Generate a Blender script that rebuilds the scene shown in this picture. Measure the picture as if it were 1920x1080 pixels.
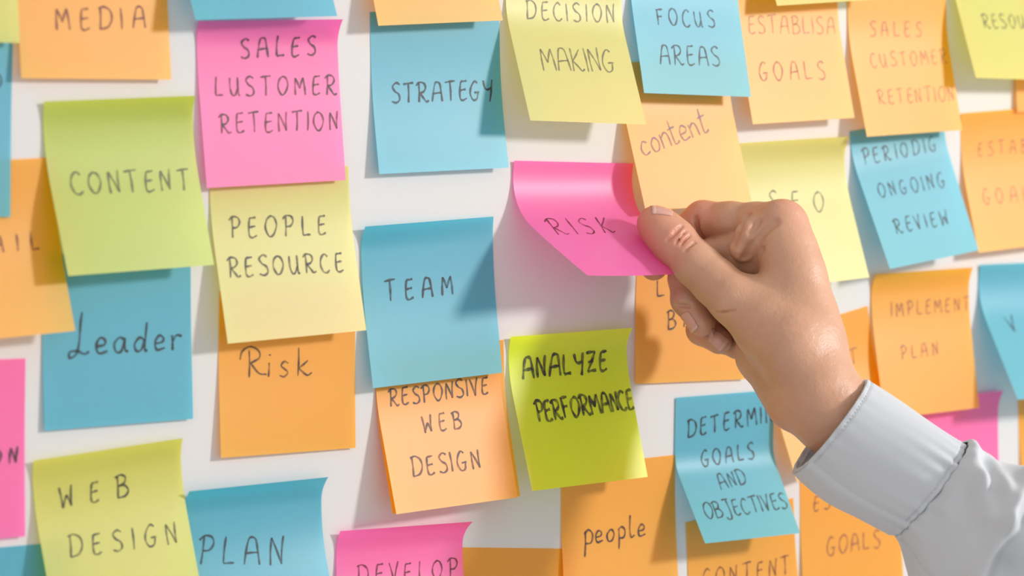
import bpy, math
import numpy as np
from mathutils import Matrix, Vector

# ------------------------------------------------------------------ setting up
for o in list(bpy.data.objects):
    bpy.data.objects.remove(o, do_unlink=True)
scene = bpy.context.scene
COL = scene.collection
BOARD_Z = 1.5                       # height of the middle of the picture on the wall, metres
MM = 0.001


def W(p):
    """wall millimetres (x right, y into the wall, z up) -> metres in the room"""
    return Vector((p[0] * MM, p[1] * MM, p[2] * MM + BOARD_Z))


# camera: 90 mm lens, 1.26 m from the wall, standing to the left and looking right
YAW, PITCH, ROLL, DIST = math.radians(36.95), math.radians(5.25), math.radians(-0.61), 1258.8
FWD = np.array([math.sin(YAW) * math.cos(PITCH), math.cos(YAW) * math.cos(PITCH), -math.sin(PITCH)])
RGT = np.array([math.cos(YAW), -math.sin(YAW), 0.0])
UPV = np.cross(RGT, FWD)
R2 = RGT * math.cos(ROLL) + UPV * math.sin(ROLL)
U2 = -RGT * math.sin(ROLL) + UPV * math.cos(ROLL)
cd = bpy.data.cameras.new('camera')
cam = bpy.data.objects.new('camera', cd)
COL.objects.link(cam)
m = Matrix.Identity(4)
for i in range(3):
    m[i][0], m[i][1], m[i][2] = R2[i], U2[i], -FWD[i]
cpos = W(-FWD * DIST)
for i in range(3):
    m[i][3] = cpos[i]
cam.matrix_world = m
cd.sensor_width = 36.0
cd.lens = 90.0
cd.clip_start = 0.05
cd.dof.use_dof = True
cd.dof.focus_distance = 1.245
cd.dof.aperture_fstop = 7.1
scene.camera = cam

# even, soft light of a bright white room
wd = bpy.data.worlds.new('room_light')
scene.world = wd
wd.use_nodes = True
bg = wd.node_tree.nodes['Background']
bg.inputs['Color'].default_value = (1.0, 0.985, 0.97, 1)
bg.inputs['Strength'].default_value = 0.67

# key: one soft lamp up to the right of the wall
ld = bpy.data.lights.new('key_lamp', 'AREA')
ld.shape = 'DISK'
ld.size = 0.25
ld.energy = 26
ld.color = (1.0, 0.97, 0.94)
lamp = bpy.data.objects.new('key_lamp', ld)
COL.objects.link(lamp)
ldir = Vector((0.78, -1, 0.42)).normalized()
lamp.location = Vector((0.05, 0, BOARD_Z)) + ldir * 2.05
lamp.rotation_euler = ldir.to_track_quat('Z', 'Y').to_euler()

vs = scene.view_settings
vs.view_transform = 'Standard'
vs.look = 'None'
vs.gamma = 1.0
vs.use_curve_mapping = False
vs.exposure = 0.46


# ------------------------------------------------------------------ materials
def new_mat(name):
    mt = bpy.data.materials.new(name)
    mt.use_nodes = True
    nt = mt.node_tree
    return mt, nt, nt.nodes['Principled BSDF'], nt.nodes['Material Output']


def bump(nt, bsdf, scale, strength, dist=0.0002, detail=4):
    tc = nt.nodes.new('ShaderNodeTexCoord')
    nz = nt.nodes.new('ShaderNodeTexNoise')
    nz.inputs['Scale'].default_value = scale
    nz.inputs['Detail'].default_value = detail
    bp = nt.nodes.new('ShaderNodeBump')
    bp.inputs['Strength'].default_value = strength
    bp.inputs['Distance'].default_value = dist
    nt.links.new(tc.outputs['Object'], nz.inputs['Vector'])
    nt.links.new(nz.outputs['Fac'], bp.inputs['Height'])
    nt.links.new(bp.outputs['Normal'], bsdf.inputs['Normal'])
    return tc, nz


def paper(name, col):
    mt, nt, b, out = new_mat(name)
    tc, nz = bump(nt, b, 900.0, 0.12, 0.0001)
    # faint fibre mottling of the sheet
    n2 = nt.nodes.new('ShaderNodeTexNoise')
    n2.inputs['Scale'].default_value = 260.0
    n2.inputs['Detail'].default_value = 5.0
    nt.links.new(tc.outputs['Object'], n2.inputs['Vector'])
    mx = nt.nodes.new('ShaderNodeMix')
    mx.data_type = 'RGBA'
    mx.inputs['A'].default_value = (*[c * 0.46 * 0.96 for c in col], 1)
    mx.inputs['B'].default_value = (*[c * 0.46 * 1.04 for c in col], 1)
    nt.links.new(n2.outputs['Fac'], mx.inputs['Factor'])
    nt.links.new(mx.outputs['Result'], b.inputs['Base Color'])
    b.inputs['Roughness'].default_value = 0.48
    b.inputs['IOR'].default_value = 1.55
    b.inputs['Specular IOR Level'].default_value = 0.6
    # thin dyed paper glows through: light that lands on one side also leaves by the other
    tr = nt.nodes.new('ShaderNodeBsdfTranslucent')
    tr.inputs['Color'].default_value = (*[0.72 * c ** 1.7 for c in col], 1)
    ms = nt.nodes.new('ShaderNodeAddShader')
    nt.links.new(b.outputs['BSDF'], ms.inputs[0])
    nt.links.new(tr.outputs['BSDF'], ms.inputs[1])
    nt.links.new(ms.outputs['Shader'], out.inputs['Surface'])
    return mt


PAPER = {k: paper(k + '_paper', c) for k, c in {
    'lime': (0.7, 0.68, 0.13),
    'orange': (0.86, 0.48, 0.008),
    'blue': (0.11, 0.53, 0.65),
    'pink': (0.9, 0.205, 0.53),
    'green': (0.57, 0.64, 0.08),
    'yellow': (0.73, 0.69, 0.22),
    'olive': (0.76, 0.86, 0.006),
}.items()}


def ink(name, col):
    mt, nt, b, out = new_mat(name)
    b.inputs['Base Color'].default_value = (*col, 1)
    b.inputs['Roughness'].default_value = 0.5
    b.inputs['Specular IOR Level'].default_value = 0.5
    # the pen runs dry in places, so the paper shows through
    tc = nt.nodes.new('ShaderNodeTexCoord')
    nz = nt.nodes.new('ShaderNodeTexNoise')
    nz.inputs['Scale'].default_value = 240.0
    nz.inputs['Detail'].default_value = 3.0
    mr = nt.nodes.new('ShaderNodeMapRange')
    mr.inputs['From Min'].default_value = 0.3
    mr.inputs['From Max'].default_value = 0.7
    mr.inputs['To Min'].default_value = 0.0
    mr.inputs['To Max'].default_value = 0.55
    tr = nt.nodes.new('ShaderNodeBsdfTransparent')
    ms = nt.nodes.new('ShaderNodeMixShader')
    nt.links.new(tc.outputs['Object'], nz.inputs['Vector'])
    nt.links.new(nz.outputs['Fac'], mr.inputs['Value'])
    nt.links.new(mr.outputs['Result'], ms.inputs['Fac'])
    nt.links.new(b.outputs['BSDF'], ms.inputs[1])
    nt.links.new(tr.outputs['BSDF'], ms.inputs[2])
    nt.links.new(ms.outputs['Shader'], out.inputs['Surface'])
    return mt


INK = {k: ink(k + '_ink', c) for k, c in {
    'black': (0.02, 0.018, 0.02),
    'grey': (0.1, 0.1, 0.04),
    'brown': (0.16, 0.04, 0.02),
    'pencil': (0.13, 0.12, 0.07),
    'sheen_paled': (0.42, 0.15, 0.07),  # pale because sheen and blur over the strokes are put into the colour
    'rust': (0.28, 0.09, 0.05),
    'violet': (0.2, 0.1, 0.12),
    'maroon': (0.1, 0.012, 0.02),
}.items()}

wall_m, nt, b, out = new_mat('white_wall')
b.inputs['Base Color'].default_value = (0.58, 0.566, 0.56, 1)
b.inputs['Roughness'].default_value = 0.55
b.inputs['Specular IOR Level'].default_value = 0.3
bump(nt, b, 400.0, 0.08, 0.0002)


def link(name, mesh, parent=None):
    o = bpy.data.objects.new(name, mesh)
    COL.objects.link(o)
    if parent is not None:
        o.parent = parent
    return o


def mesh_of(name, verts, faces, mats, smooth=True, idx=None):
    me = bpy.data.meshes.new(name)
    me.from_pydata([tuple(v) for v in verts], [], faces)
    for mt in (mats if isinstance(mats, (list, tuple)) else [mats]):
        me.materials.append(mt)
    if idx is not None:
        me.polygons.foreach_set('material_index', idx)
    if smooth:
        me.polygons.foreach_set('use_smooth', [True] * len(me.polygons))
    me.update()
    return me


# ------------------------------------------------------------------ the wall
def box(name, lo, hi, mat):
    x0, y0, z0 = lo
    x1, y1, z1 = hi
    v = [(x0, y0, z0), (x1, y0, z0), (x1, y1, z0), (x0, y1, z0), (x0, y0, z1), (x1, y0, z1), (x1, y1, z1), (x0, y1, z1)]
    f = [(0, 3, 2, 1), (4, 5, 6, 7), (0, 1, 5, 4), (1, 2, 6, 5), (2, 3, 7, 6), (3, 0, 4, 7)]
    return link(name, mesh_of(name, v, f, mat, smooth=False))


wall = box('wall_back', (-2.0, 0.0, 0.0), (2.2, 0.12, 2.8), wall_m)
wall['kind'] = 'structure'
floor_m, nt, b, out = new_mat('grey_floor')
b.inputs['Base Color'].default_value = (0.45, 0.43, 0.41, 1)
b.inputs['Roughness'].default_value = 0.6
floor = box('floor', (-2.0, -3.2, -0.05), (2.2, 0.12, 0.0), floor_m)
floor['kind'] = 'structure'

# ------------------------------------------------------------------ sticky notes
NP, T0 = 24, 0.16


def profile(phi, b0, b1):
    t = (np.arange(NP) + .5) / NP
    k = np.clip((t - b0) / (b1 - b0), 0, 1)
    a = phi * k * k * (3 - 2 * k)
    return (np.concatenate([[0], np.cumsum(np.cos(a)) / NP]), np.concatenate([[0], np.cumsum(np.sin(a)) / NP]))


def bend_for(lift, b0, b1):
    lo, hi = -2.2, 2.2
    for _ in range(40):
        mid = (lo + hi) / 2
        if profile(mid, b0, b1)[1][-1] < lift:
            lo = mid
        else:
            hi = mid
    return lo


class Sheet:
    """a square of paper stuck along its top edge whose lower part stands off the wall (all in mm)"""

    def __init__(s, u, v, r, w, h, l1, l2, z, cl, cr, b0, b1, bow, wb, skew):
        s.skew = skew
        s.u, s.v, s.r, s.w, s.h, s.z, s.cl, s.cr, s.b0, s.b1, s.bow, s.wb = u, v, r, w, h, z, cl, cr, b0, b1, bow, wb
        s.p1, s.p2 = bend_for(l1 / h, b0, b1), bend_for(l2 / h, b0, b1)
        s.cache = {}

    def at(s, a, t):
        phi = s.p1 + (s.p2 - s.p1) * a
        k = round(phi, 4)
        if k not in s.cache:
            s.cache[k] = profile(k, s.b0, s.b1)
        dn, nn = s.cache[k]
        g = np.arange(NP + 1) / NP
        tt = min(max(t, 0), 1)
        d, n = np.interp(tt, g, dn) * s.h, np.interp(tt, g, nn) * s.h
        d *= 1 - s.skew * (a - .5)
        if t < T0:
            n += (s.cl + (s.cr - s.cl) * a) * (1 - max(t, 0) / T0) ** 2
        n += s.bow * 4 * a * (1 - a) * t * t
        x = s.w * (.5 + (a - .5) * (1 + (s.wb - 1) * t * t))
        n += s.z
        c, sn = math.cos(s.r), math.sin(s.r)
        return np.array([s.u + x * c + d * sn, -n, s.v + x * sn - d * c])

    def normal(s, a, t):
        e = 0.01
        da = s.at(min(a + e, 1), t) - s.at(max(a - e, 0), t)
        dt = s.at(a, min(t + e, 1)) - s.at(a, max(t - e, 0))
        n = np.cross(da, dt)
        n /= np.linalg.norm(n) + 1e-12
        return n if n[1] < 0 else -n

    def mesh(s, name, mat, loc):
        na, ntt = 14, 48
        vs_, fs = [], []
        for j in range(ntt + 1):
            for i in range(na + 1):
                vs_.append(W(s.at(i / na, j / ntt)) - loc)
        for j in range(ntt):
            for i in range(na):
                k = j * (na + 1) + i
                fs.append((k, k + na + 1, k + na + 2, k + 1))
        return mesh_of(name, vs_, fs, mat)


# pen strokes of each letter in units of the letter's height
GLYPH = {
    'A': (.6, [[(0, 0), (.1, .5), (.22, .92), (.36, .99), (.5, .9), (.56, .5), (.6, 0)], [(.05, .4), (.57, .45)]]),
    'B': (.58, [[(.1, 1), (.06, 0)], [(-.02, .92), (.25, 1.02), (.48, .88), (.4, .62), (.12, .52)], [(.12, .52), (.42, .52), (.58, .27), (.4, .04), (.04, 0)]]),
    'C': (.52, [[(.5, .86), (.32, 1), (.1, .78), (.02, .4), (.14, .06), (.34, 0), (.52, .14)]]),
    'D': (.62, [[(.1, .95), (.04, 0)], [(0, .93), (.28, 1), (.56, .82), (.62, .45), (.42, .1), (.02, 0)]]),
    'E': (.46, [[(.46, .98), (.12, .95)], [(.12, .95), (.05, .5), (.05, .1), (.2, 0), (.44, .1)], [(.07, .5), (.4, .55)]]),
    'F': (.5, [[(.08, .97), (.05, 0)], [(0, .95), (.5, 1.0)], [(.05, .52), (.4, .56)]]),
    'G': (.58, [[(.5, .9), (.32, 1), (.1, .72), (.02, .35), (.18, .02), (.42, .08), (.5, .38)], [(.28, .4), (.58, .42)]]),
    'H': (.52, [[(.05, 1), (.04, 0)], [(.5, 1), (.5, 0)], [(.05, .5), (.5, .53)]]),
    'I': (.1, [[(.06, 1), (.03, 0)]]),
    'J': (.55, [[(.1, .97), (.55, 1)], [(.4, .98), (.42, .3), (.35, -.12), (.15, -.2), (0, -.05)]]),
    'K': (.6, [[(.08, 1), (.05, 0)], [(.5, .95), (.1, .45)], [(.1, .45), (.3, .22), (.46, .02), (.6, .1)]]),
    'L': (.46, [[(.1, 1), (.06, .5), (.05, .04)], [(.05, .03), (.46, .06)]]),
    'M': (.66, [[(.04, 0), (.1, .95)], [(.1, .95), (.33, .36)], [(.33, .36), (.57, .97)], [(.57, .97), (.66, 0)]]),
    'N': (.52, [[(.05, 0), (.08, .95)], [(.08, .95), (.46, .05)], [(.46, .05), (.52, 1.03)]]),
    'O': (.6, [[(.32, 1), (.1, .8), (.02, .4), (.2, .02), (.42, .1), (.6, .52), (.5, .88), (.28, 1.0)]]),
    'P': (.5, [[(.12, .98), (.06, 0)], [(-.05, .84), (.15, 1), (.42, .95), (.5, .72), (.35, .5), (.1, .47)]]),
    'R': (.62, [[(.12, .98), (.06, 0)], [(-.05, .84), (.15, 1), (.42, .95), (.5, .72), (.35, .52), (.12, .47)], [(.14, .47), (.34, .2), (.48, .02), (.64, .08)]]),
    'S': (.5, [[(.5, .9), (.3, 1), (.08, .82), (.2, .58), (.42, .42), (.46, .15), (.25, 0), (0, .08)]]),
    'T': (.6, [[(0, .95), (.6, 1.02)], [(.3, .97), (.27, 0)]]),
    'U': (.58, [[(.05, .95), (.05, .4), (.15, .05), (.32, .05), (.48, .4)], [(.5, .97), (.5, .1), (.6, .02)]]),
    'V': (.5, [[(0, 1), (.24, 0)], [(.24, 0), (.5, 1.05)]]),
    'W': (.62, [[(.03, .97), (.08, 0)], [(.08, 0), (.34, .58)], [(.34, .58), (.5, .05)], [(.5, .05), (.62, 1.02)]]),
    'Y': (.5, [[(0, .97), (.1, .58), (.28, .5), (.46, .6)], [(.52, 1), (.44, .25), (.36, -.12)]]),
    'Z': (.55, [[(0, .95), (.52, .98)], [(.52, .98), (.04, .06)], [(.04, .06), (.55, .1)], [(.1, .5), (.42, .55)]]),
    'a': (.5, [[(.42, .42), (.25, .5), (.06, .3), (.1, .04), (.28, .05), (.42, .4)], [(.43, .48), (.42, .1), (.52, .02)]]),
    'c': (.4, [[(.38, .42), (.2, .5), (.04, .25), (.15, .02), (.4, .08)]]),
    'd': (.5, [[(.4, .4), (.22, .48), (.04, .25), (.12, .02), (.3, .08), (.42, .4)], [(.5, 1), (.42, .1), (.52, .02)]]),
    'e': (.42, [[(.05, .25), (.3, .28), (.36, .42), (.2, .52), (.05, .3), (.12, .03), (.42, .08)]]),
    'i': (.14, [[(.08, .5), (.05, .02)], [(.1, .73), (.12, .78)]]),
    'k': (.55, [[(.08, .92), (.05, 0)], [(.42, .5), (.08, .25)], [(.08, .25), (.38, .02), (.56, .1)]]),
    'l': (.3, [[(.14, 1), (.06, .3), (.12, .02), (.3, .1)]]),
    'n': (.42, [[(.05, .5), (.05, 0)], [(.06, .35), (.25, .5), (.38, .4), (.4, 0)]]),
    'o': (.42, [[(.2, .5), (.04, .3), (.1, .03), (.3, .05), (.4, .3), (.3, .48), (.18, .5)]]),
    'p': (.42, [[(.1, .5), (.04, -.42)], [(.04, .4), (.25, .53), (.42, .35), (.34, .07), (.06, .05)]]),
    'r': (.4, [[(.05, .5), (.05, 0)], [(.06, .3), (.2, .48), (.4, .45)]]),
    's': (.36, [[(.34, .45), (.18, .52), (.06, .38), (.2, .26), (.32, .14), (.18, 0), (0, .05)]]),
    't': (.34, [[(.15, .88), (.1, .1), (.2, 0), (.34, .08)], [(0, .56), (.34, .6)]]),
    'Lc': (.55, [[(.55, 1), (.46, .75), (.33, .3), (.2, .06), (.02, .0), (.05, .14), (.25, .12), (.42, .02), (.55, .06)]]),
    'Rc': (.8, [[(.25, .9), (.2, 0)], [(-.1, .6), (0, .88), (.3, 1.02), (.6, .85), (.6, .62), (.28, .47)], [(.28, .47), (.56, .12), (.84, .06)]]),
}


def catmull(pts, n=7):
    if len(pts) == 2:
        p, q = np.array(pts[0]), np.array(pts[1])
        mid = (p + q) / 2 + np.array([-(q - p)[1], (q - p)[0]]) * .02
        pts = [p, mid, q]
    P = [np.array(p, float) for p in pts]
    P = [2 * P[0] - P[1]] + P + [2 * P[-1] - P[-2]]
    outp = []
    for i in range(1, len(P) - 2):
        for k in range(n):
            t = k / n
            outp.append(.5 * (2 * P[i] + (P[i + 1] - P[i - 1]) * t + (2 * P[i - 1] - 5 * P[i] + 4 * P[i + 1] - P[i + 2]) * t * t
                              + (3 * P[i] - P[i - 1] - 3 * P[i + 1] + P[i + 2]) * t ** 3))
    outp.append(P[-2])
    return outp


def letters(word):
    if word == '1':
        return ['Lc']
    if word == '2':
        return ['Rc']
    return list(word)


def writing(sheet, lines, loc, seed):
    """all the pen strokes on one note, following the bend of the paper"""
    rng = np.random.RandomState(seed)
    verts, faces, idx, mats = [], [], [], []
    for word, x0, y0, x1, y1, cap, pen, col in lines:
        if col not in mats:
            mats.append(col)
        mi = mats.index(col)
        ls = letters(word)
        base = np.array([x1 - x0, y1 - y0])
        L = np.linalg.norm(base)
        ex = base / L
        ey = np.array([ex[1], -ex[0]])
        wid = [GLYPH[c][0] for c in ls]
        tot = sum(wid) * cap
        if len(ls) > 1:
            sx = min(1.05, L * .86 / tot)
            gap = (L - tot * sx) / (len(ls) - 1)
        else:
            sx, gap = min(1.4, L / max(tot, .1)), 0
            if ls[0] == 'I' or word == 'p':
                sx = 1
        pos = 0.0
        for c, w in zip(ls, wid):
            jx, jy = rng.uniform(-.25, .25), rng.uniform(-.25, .25)
            js, ja = rng.uniform(.95, 1.05), rng.uniform(-.05, .05)
            for st in GLYPH[c][1]:
                pl = catmull(st)
                pl = [np.array([x0, y0]) + ex * (pos + jx + (p[0] * sx + p[1] * ja) * cap * js) + ey * (jy + p[1] * cap * js) for p in pl]
                nP = len(pl)
                k0 = len(verts)
                ph = rng.uniform(0, 6)
                for i, p in enumerate(pl):
                    d = pl[min(i + 1, nP - 1)] - pl[max(i - 1, 0)]
                    d = d / (np.linalg.norm(d) + 1e-9)
                    q = np.array([-d[1], d[0]])
                    wd_ = pen * .82 * (.5 + .12 * math.sin(ph + i * .5)) * (.7 if i in (0, nP - 1) else 1.0)
                    for sg in (-1, 1):
                        s_ = p + q * wd_ * sg
                        a, t = s_[0] / sheet.w, s_[1] / sheet.h
                        a, t = min(max(a, .002), .998), min(max(t, .002), .998)
                        verts.append(W(sheet.at(a, t) + sheet.normal(a, t) * .16) - loc)
                for i in range(nP - 1):
                    faces.append((k0 + 2 * i, k0 + 2 * i + 1, k0 + 2 * i + 3, k0 + 2 * i + 2))
                    idx.append(mi)
            pos += w * cap * sx + gap
    return mesh_of('handwriting', verts, faces, [INK[c] for c in mats], smooth=False, idx=idx)


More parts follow.
